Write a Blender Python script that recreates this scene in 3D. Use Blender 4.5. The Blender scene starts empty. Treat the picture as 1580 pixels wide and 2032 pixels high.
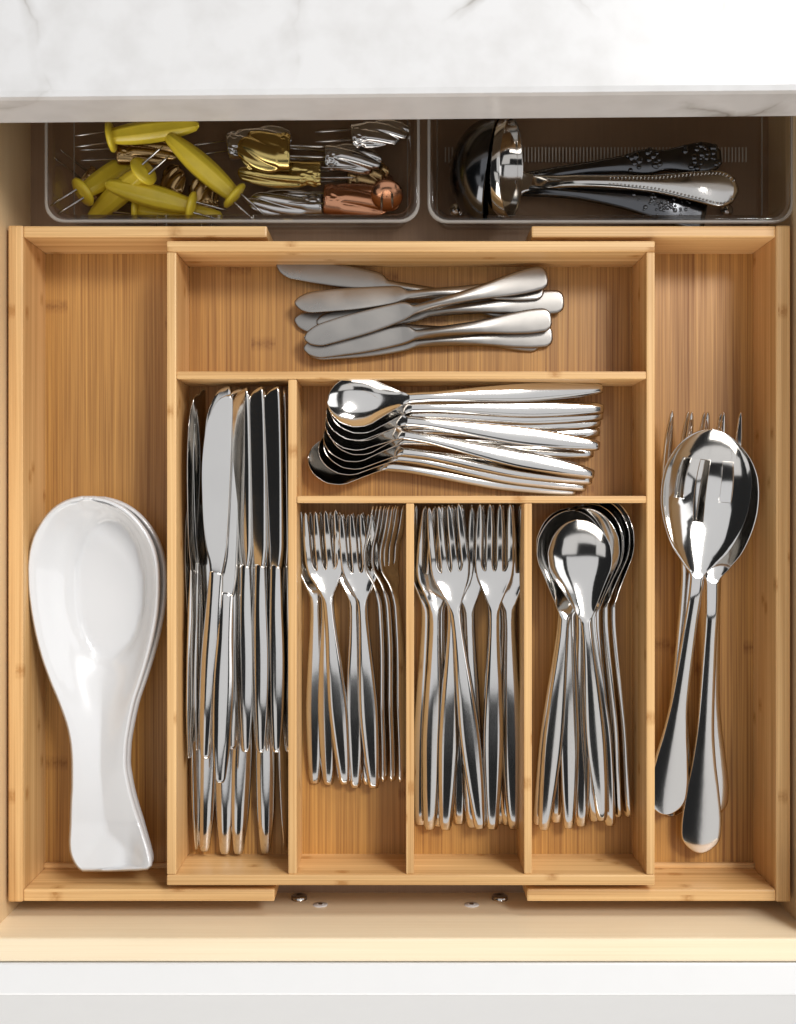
import bpy, bmesh, math, random
import numpy as np
from mathutils import Vector, Matrix

R = math.radians
random.seed(7)
SC = bpy.context.scene
COL = SC.collection

# ------------------------------------------------------------------ camera
# world units are metres; z = 0 is the top of the drawer bottom, z = ZT the top of the bamboo walls
ZC, ZT, S0 = 0.80, 0.056, 0.00032
def W(u, v, z):
    """photo position (u, v) of a point measured at real height z -> world point"""
    s = S0 * (ZC - z) / (ZC - ZT)
    return Vector(((u - 790) * s, (1016 - v) * s, z))
def wx(u, z): return W(u, 0, z).x
def wy(v, z): return W(0, v, z).y

cam_d = bpy.data.cameras.new('camera')
cam = bpy.data.objects.new('camera', cam_d); COL.objects.link(cam)
cam.location = (0, 0, ZC)
cam_d.sensor_fit = 'VERTICAL'
cam_d.angle = 2 * math.atan(1016 * S0 / (ZC - ZT))
cam_d.clip_start = 0.01; cam_d.clip_end = 50
cam_d.dof.use_dof = True; cam_d.dof.focus_distance = 0.768; cam_d.dof.aperture_fstop = 9.5
SC.camera = cam

# ------------------------------------------------------------------ light
SC.view_settings.view_transform = 'Standard'
SC.view_settings.look = 'None'
SC.view_settings.gamma = 1.0
SC.view_settings.exposure = 0.0
wd = bpy.data.worlds.new('World'); SC.world = wd; wd.use_nodes = True
wd.node_tree.nodes['Background'].inputs[0].default_value = (0.95, 0.97, 1.0, 1)
wd.node_tree.nodes['Background'].inputs[1].default_value = 0.022

def area(name, loc, target, sx, sy, power, col):
    l = bpy.data.lights.new(name, 'AREA'); l.shape = 'RECTANGLE'; l.size = sx; l.size_y = sy
    l.energy = power; l.color = col
    o = bpy.data.objects.new(name, l); COL.objects.link(o)
    o.location = loc
    o.rotation_euler = (Vector(target) - Vector(loc)).to_track_quat('-Z', 'Y').to_euler()
    return o
area('window_light', (1.05, 1.0, 2.0), (0, 0, 0), 0.50, 0.60, 33, (1.0, 0.98, 0.96))
area('ceiling_light', (0.25, 0.54, 2.3), (0.25, 0.54, 0), 3.0, 2.62, 19.3, (0.96, 0.97, 1.0))
area('ceiling_light_front_right', (1.72, -1.65, 2.3), (1.72, -1.65, 0), 1.8, 1.5, 6.5, (0.98, 0.97, 0.97))
area('ceiling_light_front_left', (-1.8, -1.65, 2.3), (-1.8, -1.65, 0), 1.8, 1.5, 6.5, (0.98, 0.97, 0.97))
area('front_fill_light', (-0.4, -2.8, 1.15), (0, 0, 0.2), 2.8, 2.0, 72, (1.0, 0.965, 0.92))  # added fill to brighten the drawer front and counter face, no known window
area('back_window_light', (1.15, 2.2, 1.35), (0, -0.1, 0.1), 0.9, 0.9, 37, (1.0, 0.98, 0.96))
area('side_window_light', (2.3, 0.3, 1.35), (0.2, 0.1, 0.2), 1.5, 1.2, 9, (0.97, 0.98, 1.0))
area('ceiling_light_front', (-0.03, -2.0, 2.3), (-0.03, -2.0, 0), 1.68, 0.8, 3.3, (0.98, 0.97, 0.97))

# ------------------------------------------------------------------ materials
def new_mat(name):
    m = bpy.data.materials.new(name); m.use_nodes = True
    nt = m.node_tree
    return m, nt, nt.nodes['Principled BSDF']
def N(nt, t, **kw):
    n = nt.nodes.new(t)
    for k, v in kw.items():
        if k.startswith('i_'):
            n.inputs[int(k[2:])].default_value = v
        else: setattr(n, k, v)
    return n
def L(nt, a, b): nt.links.new(a, b)
def MATH(nt, op, a, b=None):
    n = nt.nodes.new('ShaderNodeMath'); n.operation = op
    for i, x in enumerate((a, b)):
        if x is None: continue
        if isinstance(x, (int, float)): n.inputs[i].default_value = x
        else: nt.links.new(x, n.inputs[i])
    return n.outputs[0]
def RAMP(nt, fac, stops):
    n = nt.nodes.new('ShaderNodeValToRGB')
    el = n.color_ramp.elements
    el[0].position, el[0].color = stops[0][0], (*stops[0][1], 1)
    el[1].position, el[1].color = stops[-1][0], (*stops[-1][1], 1)
    for p, c in stops[1:-1]:
        e = el.new(p); e.color = (*c, 1)
    nt.links.new(fac, n.inputs[0])
    return n.outputs[0]

def wood(name, axis, dark, light, strip=0.008, fibre=1.0, rough=0.42, nodes=1.0, stripvar=0.35, streak=0.42, freq=1000):
    m, nt, b = new_mat(name)
    tc = N(nt, 'ShaderNodeTexCoord'); sp = N(nt, 'ShaderNodeSeparateXYZ'); L(nt, tc.outputs['Object'], sp.inputs[0])
    oi = N(nt, 'ShaderNodeObjectInfo')
    if axis == 'y': along, other = sp.outputs[1], sp.outputs[0]
    else: along, other = sp.outputs[0], sp.outputs[1]
    cross = MATH(nt, 'ADD', other, sp.outputs[2])
    cross = MATH(nt, 'ADD', cross, MATH(nt, 'MULTIPLY', oi.outputs['Random'], 3.7))
    along = MATH(nt, 'ADD', along, MATH(nt, 'MULTIPLY', oi.outputs['Random'], 5.1))
    sid = MATH(nt, 'FLOOR', MATH(nt, 'DIVIDE', cross, strip))
    wn = N(nt, 'ShaderNodeTexWhiteNoise', noise_dimensions='1D'); L(nt, sid, wn.inputs['W'])
    # fibres
    def vec(fx, fy):
        c = N(nt, 'ShaderNodeCombineXYZ')
        L(nt, MATH(nt, 'MULTIPLY', cross, fx), c.inputs[0]); L(nt, MATH(nt, 'MULTIPLY', along, fy), c.inputs[1])
        L(nt, MATH(nt, 'MULTIPLY', wn.outputs[0], 20), c.inputs[2])
        return c.outputs[0]
    n1 = N(nt, 'ShaderNodeTexNoise'); n1.inputs['Scale'].default_value = 1; n1.inputs['Detail'].default_value = 3
    L(nt, vec(freq, 7), n1.inputs['Vector'])
    n2 = N(nt, 'ShaderNodeTexNoise'); n2.inputs['Scale'].default_value = 1; n2.inputs['Detail'].default_value = 4
    L(nt, vec(160, 5), n2.inputs['Vector'])
    n3 = N(nt, 'ShaderNodeTexNoise'); n3.inputs['Scale'].default_value = 1; n3.inputs['Detail'].default_value = 2
    L(nt, vec(14, 6), n3.inputs['Vector'])
    f1 = MATH(nt, 'MULTIPLY', MATH(nt, 'SUBTRACT', n1.outputs[0], 0.5), 0.95 * fibre)
    f2 = MATH(nt, 'MULTIPLY', MATH(nt, 'SUBTRACT', n2.outputs[0], 0.5), streak)
    f3 = MATH(nt, 'MULTIPLY', MATH(nt, 'SUBTRACT', n3.outputs[0], 0.5), 0.55)
    f4 = MATH(nt, 'MULTIPLY', MATH(nt, 'SUBTRACT', wn.outputs[0], 0.5), stripvar)
    t = MATH(nt, 'ADD', MATH(nt, 'ADD', f1, f2), MATH(nt, 'ADD', f3, f4))
    # culm nodes: short darker cross marks on each strip
    ph = MATH(nt, 'ADD', MATH(nt, 'DIVIDE', along, 0.31), MATH(nt, 'MULTIPLY', wn.outputs[0], 13.7))
    fr = MATH(nt, 'ABSOLUTE', MATH(nt, 'SUBTRACT', MATH(nt, 'FRACT', ph), 0.5))
    mk = MATH(nt, 'MAXIMUM', MATH(nt, 'SUBTRACT', 1.0, MATH(nt, 'DIVIDE', fr, 0.018)), 0.0)
    nz = N(nt, 'ShaderNodeTexNoise'); nz.inputs['Scale'].default_value = 420; nz.inputs['Detail'].default_value = 2
    L(nt, tc.outputs['Object'], nz.inputs['Vector'])
    mk = MATH(nt, 'MULTIPLY', mk, MATH(nt, 'MULTIPLY', nz.outputs[0], 1.0 * nodes))
    t = MATH(nt, 'SUBTRACT', MATH(nt, 'ADD', t, 0.55), mk)
    mid = tuple((a + c) / 2 * 1.02 for a, c in zip(dark, light))
    col = RAMP(nt, t, [(0.0, dark), (0.5, mid), (1.0, light)])
    L(nt, col, b.inputs['Base Color'])
    L(nt, RAMP(nt, t, [(0, (rough + .12,) * 3), (1, (rough - .08,) * 3)]), b.inputs['Roughness'])
    bp = N(nt, 'ShaderNodeBump'); bp.inputs['Strength'].default_value = 0.25; bp.inputs['Distance'].default_value = 0.0003
    L(nt, t, bp.inputs['Height']); L(nt, bp.outputs[0], b.inputs['Normal'])
    return m

BD, BL = (0.46, 0.225, 0.066), (0.84, 0.55, 0.25)
BAM_Y = wood('bamboo_lengthwise', 'y', BD, BL, strip=0.0062, fibre=1.3)
BAM_X = wood('bamboo_crosswise', 'x', BD, BL, strip=0.0062, fibre=1.3)
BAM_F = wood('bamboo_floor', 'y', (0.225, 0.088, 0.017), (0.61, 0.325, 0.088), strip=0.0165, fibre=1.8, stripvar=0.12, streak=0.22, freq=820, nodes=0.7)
MAP_X = wood('maple_crosswise', 'x', (0.78, 0.62, 0.40), (0.95, 0.82, 0.60), strip=0.09, fibre=0.7, nodes=0.0, stripvar=0.1, rough=0.38)
MAP_Y = wood('maple_lengthwise', 'y', (0.66, 0.46, 0.25), (0.84, 0.64, 0.39), strip=0.09, fibre=0.7, nodes=0.0, stripvar=0.1, rough=0.38)

def metal(name, col, rough, scratch=0.03, sc=700, bump=0.0):
    m, nt, b = new_mat(name)
    b.inputs['Metallic'].default_value = 1.0
    tc = N(nt, 'ShaderNodeTexCoord')
    n = N(nt, 'ShaderNodeTexNoise'); n.inputs['Scale'].default_value = sc * 0.08; n.inputs['Detail'].default_value = 6
    L(nt, tc.outputs['Object'], n.inputs['Vector'])
    L(nt, RAMP(nt, n.outputs[0], [(0.3, (max(rough - scratch, .02),) * 3), (0.75, (rough + scratch,) * 3)]), b.inputs['Roughness'])
    d = tuple(c * 0.95 for c in col)
    L(nt, RAMP(nt, n.outputs[0], [(0.35, d), (0.6, col)]), b.inputs['Base Color'])
    if bump:
        n2 = N(nt, 'ShaderNodeTexNoise'); n2.inputs['Scale'].default_value = sc; n2.inputs['Detail'].default_value = 4
        L(nt, tc.outputs['Object'], n2.inputs['Vector'])
        bp = N(nt, 'ShaderNodeBump'); bp.inputs['Strength'].default_value = bump; bp.inputs['Distance'].default_value = 0.0005
        L(nt, n2.outputs[0], bp.inputs['Height']); L(nt, bp.outputs[0], b.inputs['Normal'])
    return m
STEEL = metal('polished_steel', (0.715, 0.695, 0.665), 0.12, 0.04, sc=150, bump=0.03)
SERVE = metal('mirror_steel', (0.74, 0.72, 0.69), 0.10, 0.03, sc=150, bump=0.03)
SATIN = metal('satin_steel', (0.36, 0.34, 0.315), 0.34, 0.08)
SILVER = metal('tarnished_silver', (0.58, 0.56, 0.53), 0.11, 0.04)
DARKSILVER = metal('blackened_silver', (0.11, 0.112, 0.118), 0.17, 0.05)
BRASS = metal('brass', (0.62, 0.47, 0.17), 0.20, 0.05)
BRONZE = metal('dull_bronze', (0.42, 0.28, 0.13), 0.26, 0.06)
COPPER = metal('copper', (0.62, 0.30, 0.17), 0.22, 0.06)
TIN = metal('bright_tin', (0.60, 0.58, 0.56), 0.18, 0.05)

def plain(name, col, rough, coat=0.0, var=0.04, scale=60, sub=0.0):
    m, nt, b = new_mat(name)
    tc = N(nt, 'ShaderNodeTexCoord')
    n = N(nt, 'ShaderNodeTexNoise'); n.inputs['Scale'].default_value = scale; n.inputs['Detail'].default_value = 5
    L(nt, tc.outputs['Object'], n.inputs['Vector'])
    L(nt, RAMP(nt, n.outputs[0], [(0.3, tuple(c * (1 - var) for c in col)), (0.7, col)]), b.inputs['Base Color'])
    b.inputs['Roughness'].default_value = rough
    if coat: b.inputs['Coat Weight'].default_value = coat; b.inputs['Coat Roughness'].default_value = 0.03
    if sub: b.inputs['Subsurface Weight'].default_value = sub; b.inputs['Subsurface Radius'].default_value = (.004, .003, .001)
    return m
CERAMIC = plain('white_glaze', (0.675, 0.68, 0.685), 0.22, coat=0.7, var=0.012)
PAINT = plain('white_paint', (0.79, 0.79, 0.785), 0.26, var=0.015)
YELLOW = plain('yellow_plastic', (0.86, 0.66, 0.05), 0.33, var=0.08, scale=150, coat=0.2)
LINING = plain('cabinet_board', (0.55, 0.42, 0.28), 0.6)
PIN = metal('pin_steel', (0.50, 0.48, 0.46), 0.22, 0.05)

def clear(name, tint, ior=1.45):
    m = bpy.data.materials.new(name); m.use_nodes = True; nt = m.node_tree
    nt.nodes.remove(nt.nodes['Principled BSDF'])
    tr = N(nt, 'ShaderNodeBsdfTransparent'); tr.inputs[0].default_value = (*tint, 1)
    gl = N(nt, 'ShaderNodeBsdfGlossy'); gl.inputs['Roughness'].default_value = 0.06
    lw = N(nt, 'ShaderNodeLayerWeight'); lw.inputs[0].default_value = 0.5
    fac = MATH(nt, 'ADD', MATH(nt, 'MULTIPLY', MATH(nt, 'POWER', lw.outputs['Facing'], 3.0), 0.7), 0.04 * ior / 1.45)
    mx = N(nt, 'ShaderNodeMixShader')
    L(nt, fac, mx.inputs[0]); L(nt, tr.outputs[0], mx.inputs[1]); L(nt, gl.outputs[0], mx.inputs[2])
    L(nt, mx.outputs[0], nt.nodes['Material Output'].inputs[0])
    return m
def frosted(name):
    m = bpy.data.materials.new(name); m.use_nodes = True; nt = m.node_tree
    b = nt.nodes['Principled BSDF']; b.inputs['Base Color'].default_value = (.62, .58, .53, 1); b.inputs['Roughness'].default_value = .15
    tr = N(nt, 'ShaderNodeBsdfTransparent'); mx = N(nt, 'ShaderNodeMixShader'); mx.inputs[0].default_value = .42
    L(nt, tr.outputs[0], mx.inputs[1]); L(nt, b.outputs[0], mx.inputs[2]); L(nt, mx.outputs[0], nt.nodes['Material Output'].inputs[0])
    return m
RIM = frosted('clear_plastic_rim')
ACRYL = clear('clear_smoky_plastic', (0.93, 0.91, 0.885))

def quartz():
    m, nt, b = new_mat('white_quartz')
    tc = N(nt, 'ShaderNodeTexCoord')
    wob = N(nt, 'ShaderNodeTexNoise'); wob.inputs['Scale'].default_value = 9; wob.inputs['Detail'].default_value = 5
    L(nt, tc.outputs['Object'], wob.inputs['Vector'])
    mxv = N(nt, 'ShaderNodeVectorMath', operation='SCALE'); L(nt, wob.outputs['Color'], mxv.inputs[0]); mxv.inputs['Scale'].default_value = 0.09
    ad = N(nt, 'ShaderNodeVectorMath', operation='ADD'); L(nt, tc.outputs['Object'], ad.inputs[0]); L(nt, mxv.outputs[0], ad.inputs[1])
    vo = N(nt, 'ShaderNodeTexVoronoi', feature='DISTANCE_TO_EDGE'); vo.inputs['Scale'].default_value = 7.5
    L(nt, ad.outputs[0], vo.inputs['Vector'])
    thin = RAMP(nt, vo.outputs['Distance'], [(0.0, (1, 1, 1)), (0.010, (.5,) * 3), (0.05, (0, 0, 0))])
    msk = N(nt, 'ShaderNodeTexNoise'); msk.inputs['Scale'].default_value = 8.5; msk.inputs['Detail'].default_value = 4
    L(nt, ad.outputs[0], msk.inputs['Vector'])
    mk = RAMP(nt, msk.outputs[0], [(0.44, (0, 0, 0)), (0.60, (1, 1, 1))])
    v = MATH(nt, 'MULTIPLY', thin, mk)
    cl = N(nt, 'ShaderNodeTexNoise'); cl.inputs['Scale'].default_value = 38; cl.inputs['Detail'].default_value = 7
    L(nt, tc.outputs['Object'], cl.inputs['Vector'])
    cloud = RAMP(nt, cl.outputs[0], [(0.42, (0, 0, 0)), (0.72, (1, 1, 1))])
    tot = MATH(nt, 'ADD', MATH(nt, 'MULTIPLY', v, 1.0), MATH(nt, 'MULTIPLY', cloud, 0.14))
    L(nt, RAMP(nt, tot, [(0, (0.655, 0.655, 0.655)), (0.5, (0.40, 0.385, 0.365)), (1, (0.22, 0.20, 0.17))]), b.inputs['Base Color'])
    b.inputs['Roughness'].default_value = 0.25
    return m
QUARTZ = quartz()
LINER = wood('drawer_bottom_board', 'y', (0.27, 0.170, 0.105), (0.42, 0.28, 0.175), strip=0.06, fibre=0.6, nodes=0.0, stripvar=0.1, rough=0.45)

# ------------------------------------------------------------------ object helpers
def link(o, parent=None):
    COL.objects.link(o)
    if parent is not None: o.parent = parent
    return o
def thing(name, label, cat, loc=(0, 0, 0), group=None):
    o = bpy.data.objects.new(name, None); o.empty_display_size = 0.02
    o.location = loc; link(o); tag(o, label, cat, group); return o
def tag(o, label, cat, group=None):
    o['label'] = label; o['category'] = cat
    if group: o['group'] = group
def meshobj(name, verts, faces, mat, parent=None, normals=None, smooth=True):
    me = bpy.data.meshes.new(name)
    me.from_pydata([tuple(map(float, v)) for v in verts], [], [tuple(map(int, f)) for f in faces])
    me.materials.append(mat)
    if smooth: me.polygons.foreach_set('use_smooth', [True] * len(me.polygons))
    if normals is not None: me.normals_split_custom_set_from_vertices([tuple(map(float, n)) for n in normals])
    me.update()
    return link(bpy.data.objects.new(name, me), parent)
def box(name, lo, hi, mat, parent=None, bev=0.0008, origin=None):
    bm = bmesh.new(); bmesh.ops.create_cube(bm, size=1)
    lo, hi = Vector(lo), Vector(hi)
    lo, hi = Vector(map(min, lo, hi)), Vector(map(max, lo, hi))
    for v in bm.verts:
        v.co = Vector(((lo[i] + hi[i]) / 2 + v.co[i] * (hi[i] - lo[i]) for i in range(3)))
    if bev: bmesh.ops.bevel(bm, geom=bm.edges[:], offset=bev, segments=2, profile=0.6, affect='EDGES')
    me = bpy.data.meshes.new(name); bm.to_mesh(me); bm.free(); me.materials.append(mat)
    return link(bpy.data.objects.new(name, me), parent)
def prism(name, prof, x0, x1, mat, parent=None):
    """profile of (y, z) points run along x"""
    n = len(prof); vs = [(x0, y, z) for y, z in prof] + [(x1, y, z) for y, z in prof]
    fs = [(i, (i + 1) % n, n + (i + 1) % n, n + i) for i in range(n)] + [tuple(range(n))[::-1], tuple(range(n, 2 * n))]
    o = meshobj(name, vs, fs, mat, parent, smooth=False)
    bm = bmesh.new(); bm.from_mesh(o.data); bmesh.ops.recalc_face_normals(bm, faces=bm.faces[:]); bm.to_mesh(o.data); bm.free()
    return o
def copy_thing(src, label, **kw):
    """copy a thing, its parts and their sub-parts, sharing mesh data"""
    r = src.copy(); COL.objects.link(r); r['label'] = label
    for ch in src.children:
        c = ch.copy(); COL.objects.link(c); c.parent = r
        for g in ch.children:
            d = g.copy(); COL.objects.link(d); d.parent = c
    return r

def pchip(xk, yk, x):
    xk, yk, x = np.array(xk, float), np.array(yk, float), np.asarray(x, float)
    h = np.diff(xk); d = np.diff(yk) / h
    m = np.zeros_like(yk)
    for i in range(1, len(xk) - 1):
        if d[i - 1] * d[i] > 0:
            w1, w2 = 2 * h[i] + h[i - 1], h[i] + 2 * h[i - 1]
            m[i] = (w1 + w2) / (w1 / d[i - 1] + w2 / d[i])
    m[0], m[-1] = d[0], d[-1]
    i = np.clip(np.searchsorted(xk, x) - 1, 0, len(xk) - 2)
    t = (x - xk[i]) / h[i]
    return (yk[i] * (2 * t**3 - 3 * t**2 + 1) + h[i] * m[i] * (t**3 - 2 * t**2 + t)
            + yk[i + 1] * (-2 * t**3 + 3 * t**2) + h[i] * m[i + 1] * (t**3 - t**2))
def sstep(a, b, x):
    t = np.clip((np.asarray(x, float) - a) / (b - a), 0, 1); return t * t * (3 - 2 * t)

def shell(Pt, Pb, mask=None, lab=None, bulge=0.9):
    """closed sheet between the top grid Pt and the bottom grid Pb with half-round edges.
    returns verts, faces, face labels, vertex normals"""
    nu, nv = Pt.shape[:2]
    if mask is None: mask = np.ones((nu - 1, nv - 1), bool)
    if lab is None: lab = np.zeros((nu - 1, nv - 1), int)
    V = [*Pt.reshape(-1, 3), *Pb.reshape(-1, 3)]; n = nu * nv
    F, Lb, edges = [], [], {}
    for i in range(nu - 1):
        for j in range(nv - 1):
            if not mask[i, j]: continue
            q = (i * nv + j, i * nv + j + 1, (i + 1) * nv + j + 1, (i + 1) * nv + j)
            F.append(q); Lb.append(lab[i, j])
            F.append(tuple(k + n for k in q[::-1])); Lb.append(lab[i, j])
            for k in range(4): edges[(q[k], q[(k + 1) % 4])] = lab[i, j]
    bnd = [(e, l) for e, l in edges.items() if (e[1], e[0]) not in edges]
    out = {}
    for (a, b), _ in bnd:
        t = V[b] - V[a]; up = (V[a] - V[a + n]) + (V[b] - V[b + n])
        o = np.cross(t, up); ln = np.linalg.norm(o)
        if ln > 0:
            o = o / ln
            for k in (a, b): out[k] = out.get(k, 0) + o
    mid = {}
    for k, o in out.items():
        o = o / max(np.linalg.norm(o), 1e-9)
        mid[k] = len(V); V.append((V[k] + V[k + n]) / 2 + o * np.linalg.norm(V[k] - V[k + n]) / 2 * bulge)
    for (a, b), l in bnd:
        if a not in mid or b not in mid: continue
        F.append((b, a, mid[a], mid[b])); Lb.append(l)
        F.append((mid[b], mid[a], a + n, b + n)); Lb.append(l)
    V = np.array(V); VN = np.zeros_like(V)
    for f in F:
        p = V[list(f)]; nn = np.cross(p[2] - p[0], p[3] - p[1])
        for k in f: VN[k] += nn
    VN /= np.maximum(np.linalg.norm(VN, axis=1, keepdims=True), 1e-12)
    return V, F, np.array(Lb), VN
def part_from(V, F, Lb, VN, l, name, mat, parent):
    fs = [f for f, q in zip(F, Lb) if q == l]
    used = sorted({k for f in fs for k in f}); mp = {k: i for i, k in enumerate(used)}
    return meshobj(name, V[used], [tuple(mp[k] for k in f) for f in fs], mat, parent, normals=VN[used])

def revolve(prof, n=24, flute=None):
    """(r, y) profile turned round the y axis -> verts, faces"""
    V, F = [], []
    for r, y in prof:
        for k in range(n):
            a = 2 * math.pi * k / n
            rr = r * (flute(a, y) if flute else 1)
            V.append((rr * math.cos(a), y, rr * math.sin(a)))
    for i in range(len(prof) - 1):
        for k in range(n):
            F.append((i * n + k, i * n + (k + 1) % n, (i + 1) * n + (k + 1) % n, (i + 1) * n + k))
    F.append(tuple(range(n))); F.append(tuple(range((len(prof) - 1) * n, len(prof) * n))[::-1])
    return V, [f[::-1] for f in F]
def rod(p0, p1, r0, r1, n=8):
    p0, p1 = Vector(p0), Vector(p1); q = (p1 - p0).to_track_quat('Y', 'Z').to_matrix(); ln = (p1 - p0).length
    V, F = revolve([(r0, 0), (r0, ln * .8), (r1, ln)], n)
    return [tuple(q @ Vector(v) + p0) for v in V], F
def aim(o, tail, tip, zt, zh, roll=0.0, length=None, ref=0.5):
    """lay a thing whose length runs along its local +y from the photo position tail to tip, at those heights"""
    A, B = W(*tail, zt), W(*tip, zh)
    y = (B - A).normalized(); x = y.cross(Vector((0, 0, 1))).normalized(); z = x.cross(y)
    M = Matrix((x, y, z)).transposed().to_4x4() @ Matrix.Rotation(R(roll), 4, 'Y')
    ln = length if length else (B - A).length
    M.translation = A + y * ((B - A).length - ln) * ref
    o.matrix_world = M
    return o

# ================================================================== large structure
# --- kitchen counter
zt_c, zb_c = 0.144, 0.099
yf = wy(241, zb_c)
ct = thing('kitchen_counter', 'white quartz countertop with faint grey veins overhanging the open drawer', 'countertop', (0, yf, 0))
ct.rotation_euler.z = R(0.5)
o = box('worktop', (-0.95, 0, zb_c), (0.95, 0.64, zt_c), QUARTZ, ct, bev=0.004)
box('cabinet_side', (-0.42, 0.02, -0.25), (-0.40, 0.60, zb_c - 0.001), LINING, ct)
box('cabinet_side', (0.40, 0.02, -0.25), (0.42, 0.60, zb_c - 0.001), LINING, ct)
box('cabinet_back', (-0.40, 0.58, -0.25), (0.40, 0.60, zb_c - 0.001), LINING, ct)

# --- drawer
zd = 0.085
dr = thing('drawer_unit', 'pulled out maple drawer with white painted front, holding the bamboo organizer', 'drawer')
xl, xr = wx(60, 0), wx(1526, 0)
yfi = wy(1862, zd); ybk = 0.40
yfo = wy(1909, zd)
box('bottom_panel', (xl - 0.006, yfi - 0.006, -0.010), (xr + 0.006, ybk + .004, -0.001), LINER, dr)
box('side_panel', (xl - 0.015, yfi - 0.0005, -0.02), (xl, ybk, zd - 0.001), MAP_Y, dr, bev=0.0015)
box('side_panel', (xr, yfi - 0.0005, -0.02), (xr + 0.015, ybk, zd - 0.001), MAP_Y, dr, bev=0.0015)
box('back_panel', (xl, ybk, -0.02), (xr, ybk + 0.015, zd - 0.001), MAP_X, dr)
box('front_board', (xl - 0.10, yfo, -0.02), (xr + 0.10, yfi, zd), MAP_X, dr, bev=0.0016)
yw = yfo - 0.0006; y1 = wy(1978, zd)
box_prof = [(yw, -0.06), (yw, zd + .0002), (yw - .0008, zd + .001)]
for k in range(7):
    a = k / 6; box_prof.append((y1 + .003 - .003 * math.sin(a * 1.1), zd + .001 - .003 * (1 - math.cos(a * 1.1))))
yq, zq = box_prof[-1]
box_prof += [(yq - 0.030, zq - 0.025), (yq - 0.030, -0.06)]
prism('drawer_front', box_prof, -0.40, 0.40, PAINT, dr)
for u in (594, 992):
    z = 0.0125; V, F = revolve([(0.0001, 0.0016), (0.0035, 0.0016), (0.0042, 0.0026), (0.0050, 0.0026), (0.0054, 0.0016), (0.0054, -0.001)], 24)
    d = 0.8 - z; p = meshobj('metal_plug', V, F, PIN, dr); p.location = ((u - 790) * S0 * d / .744, yfi, z)
for u in (636, 936):
    z = 0.0245; d = 0.8 - z
    V, F = revolve([(0.0001, 0.0004), (0.0022, 0.0008), (0.0030, 0.0002), (0.0048, 0.0006), (0.0050, -0.001)], 20)
    p = meshobj('screw', V, F, PAINT, dr); p.location = ((u - 790) * S0 * d / .744, yfi, z)
    V, F = revolve([(.0001, .0011), (.0014, .0011), (.0016, .0009)], 12); p2 = meshobj('socket', V, F, PIN, p)

# --- bamboo organizer: two sliding wings and the main tray between them
zw = 0.052; zwf = 0.0042
def wing(label, left):
    t = thing('extension_tray', label, 'drawer organizer', group='sliding side trays of the bamboo organizer')
    e0, e1 = (16, 46) if left else (1569, 1540)
    b1, f1 = (530, 545) if left else (1055, 1046)
    yb0, yb1 = wy(447, zw), wy(471, zw); yf0, yf1 = wy(1790, zw), wy(1765, zw)
    box('side_wall', (wx(e0, zw), yf0, 0), (wx(e1, zw), yb0, zw), BAM_Y, t, bev=0.0012)
    box('end_wall', (wx(e1, zw), yb1, 0), (wx(b1, zw), yb0 - .0003, zw - .0003), BAM_X, t, bev=0.0012)
    box('end_wall', (wx(e1, zw), yf0 + .0003, 0), (wx(f1, zw), yf1, zw - .0003), BAM_X, t, bev=0.0012)
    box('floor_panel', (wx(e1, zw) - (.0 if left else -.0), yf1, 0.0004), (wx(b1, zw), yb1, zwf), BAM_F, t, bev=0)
    # shallow ledge strip along the foot of the front wall
    box('base_strip', (wx(e1, zw), yf1, zwf), (wx(320 if left else 1310, zw), yf1 + 0.0035, zwf + 0.004), BAM_X, t, bev=0.0008)
    return t
wing('left sliding side tray of the bamboo organizer, holding the white spoon rests', True)
wing('right sliding side tray of the bamboo organizer, holding the large serving spoons', False)

zf = 0.0105
mt = thing('organizer_tray', 'central bamboo organizer tray with six divided compartments of flatware', 'drawer organizer')
X0, X1, X2, X3 = wx(331, ZT), wx(350, ZT), wx(1283, ZT), wx(1300, ZT)
Y0, Y1, Y2, Y3 = wy(1757, ZT), wy(1736, ZT), wy(500, ZT), wy(478, ZT)
box('side_wall', (X0, Y1, 0.0055), (X1, Y2, ZT), BAM_Y, mt, bev=0.001)
box('side_wall', (X2, Y1, 0.0055), (X3, Y2, ZT), BAM_Y, mt, bev=0.001)
box('end_wall', (X0, Y2, 0.0055), (X3, Y3, ZT + .0002), BAM_X, mt, bev=0.001)
box('end_wall', (X0, Y0, 0.0055), (X3, Y1, ZT + .0002), BAM_X, mt, bev=0.001)
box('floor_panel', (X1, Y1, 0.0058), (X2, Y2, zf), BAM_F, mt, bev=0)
zv = ZT - .0012
def hdiv(u0, u1, v0, v1): box('divider', (wx(u0, zv), wy(v1, zv), zf), (wx(u1, zv), wy(v0, zv), zv + .0006), BAM_X, mt, bev=0.0008)
def vdiv(u0, u1, v0, v1): box('divider', (wx(u0, zv), wy(v1, zv), zf), (wx(u1, zv), wy(v0, zv), zv), BAM_Y, mt, bev=0.0008)
hdiv(350.6, 1282.4, 737, 752)
vdiv(572, 589, 752.5, 1735)
hdiv(589.5, 1282.4, 984, 998)
vdiv(806, 822, 998.5, 1735)
vdiv(1040, 1056, 998.5, 1735)

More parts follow.
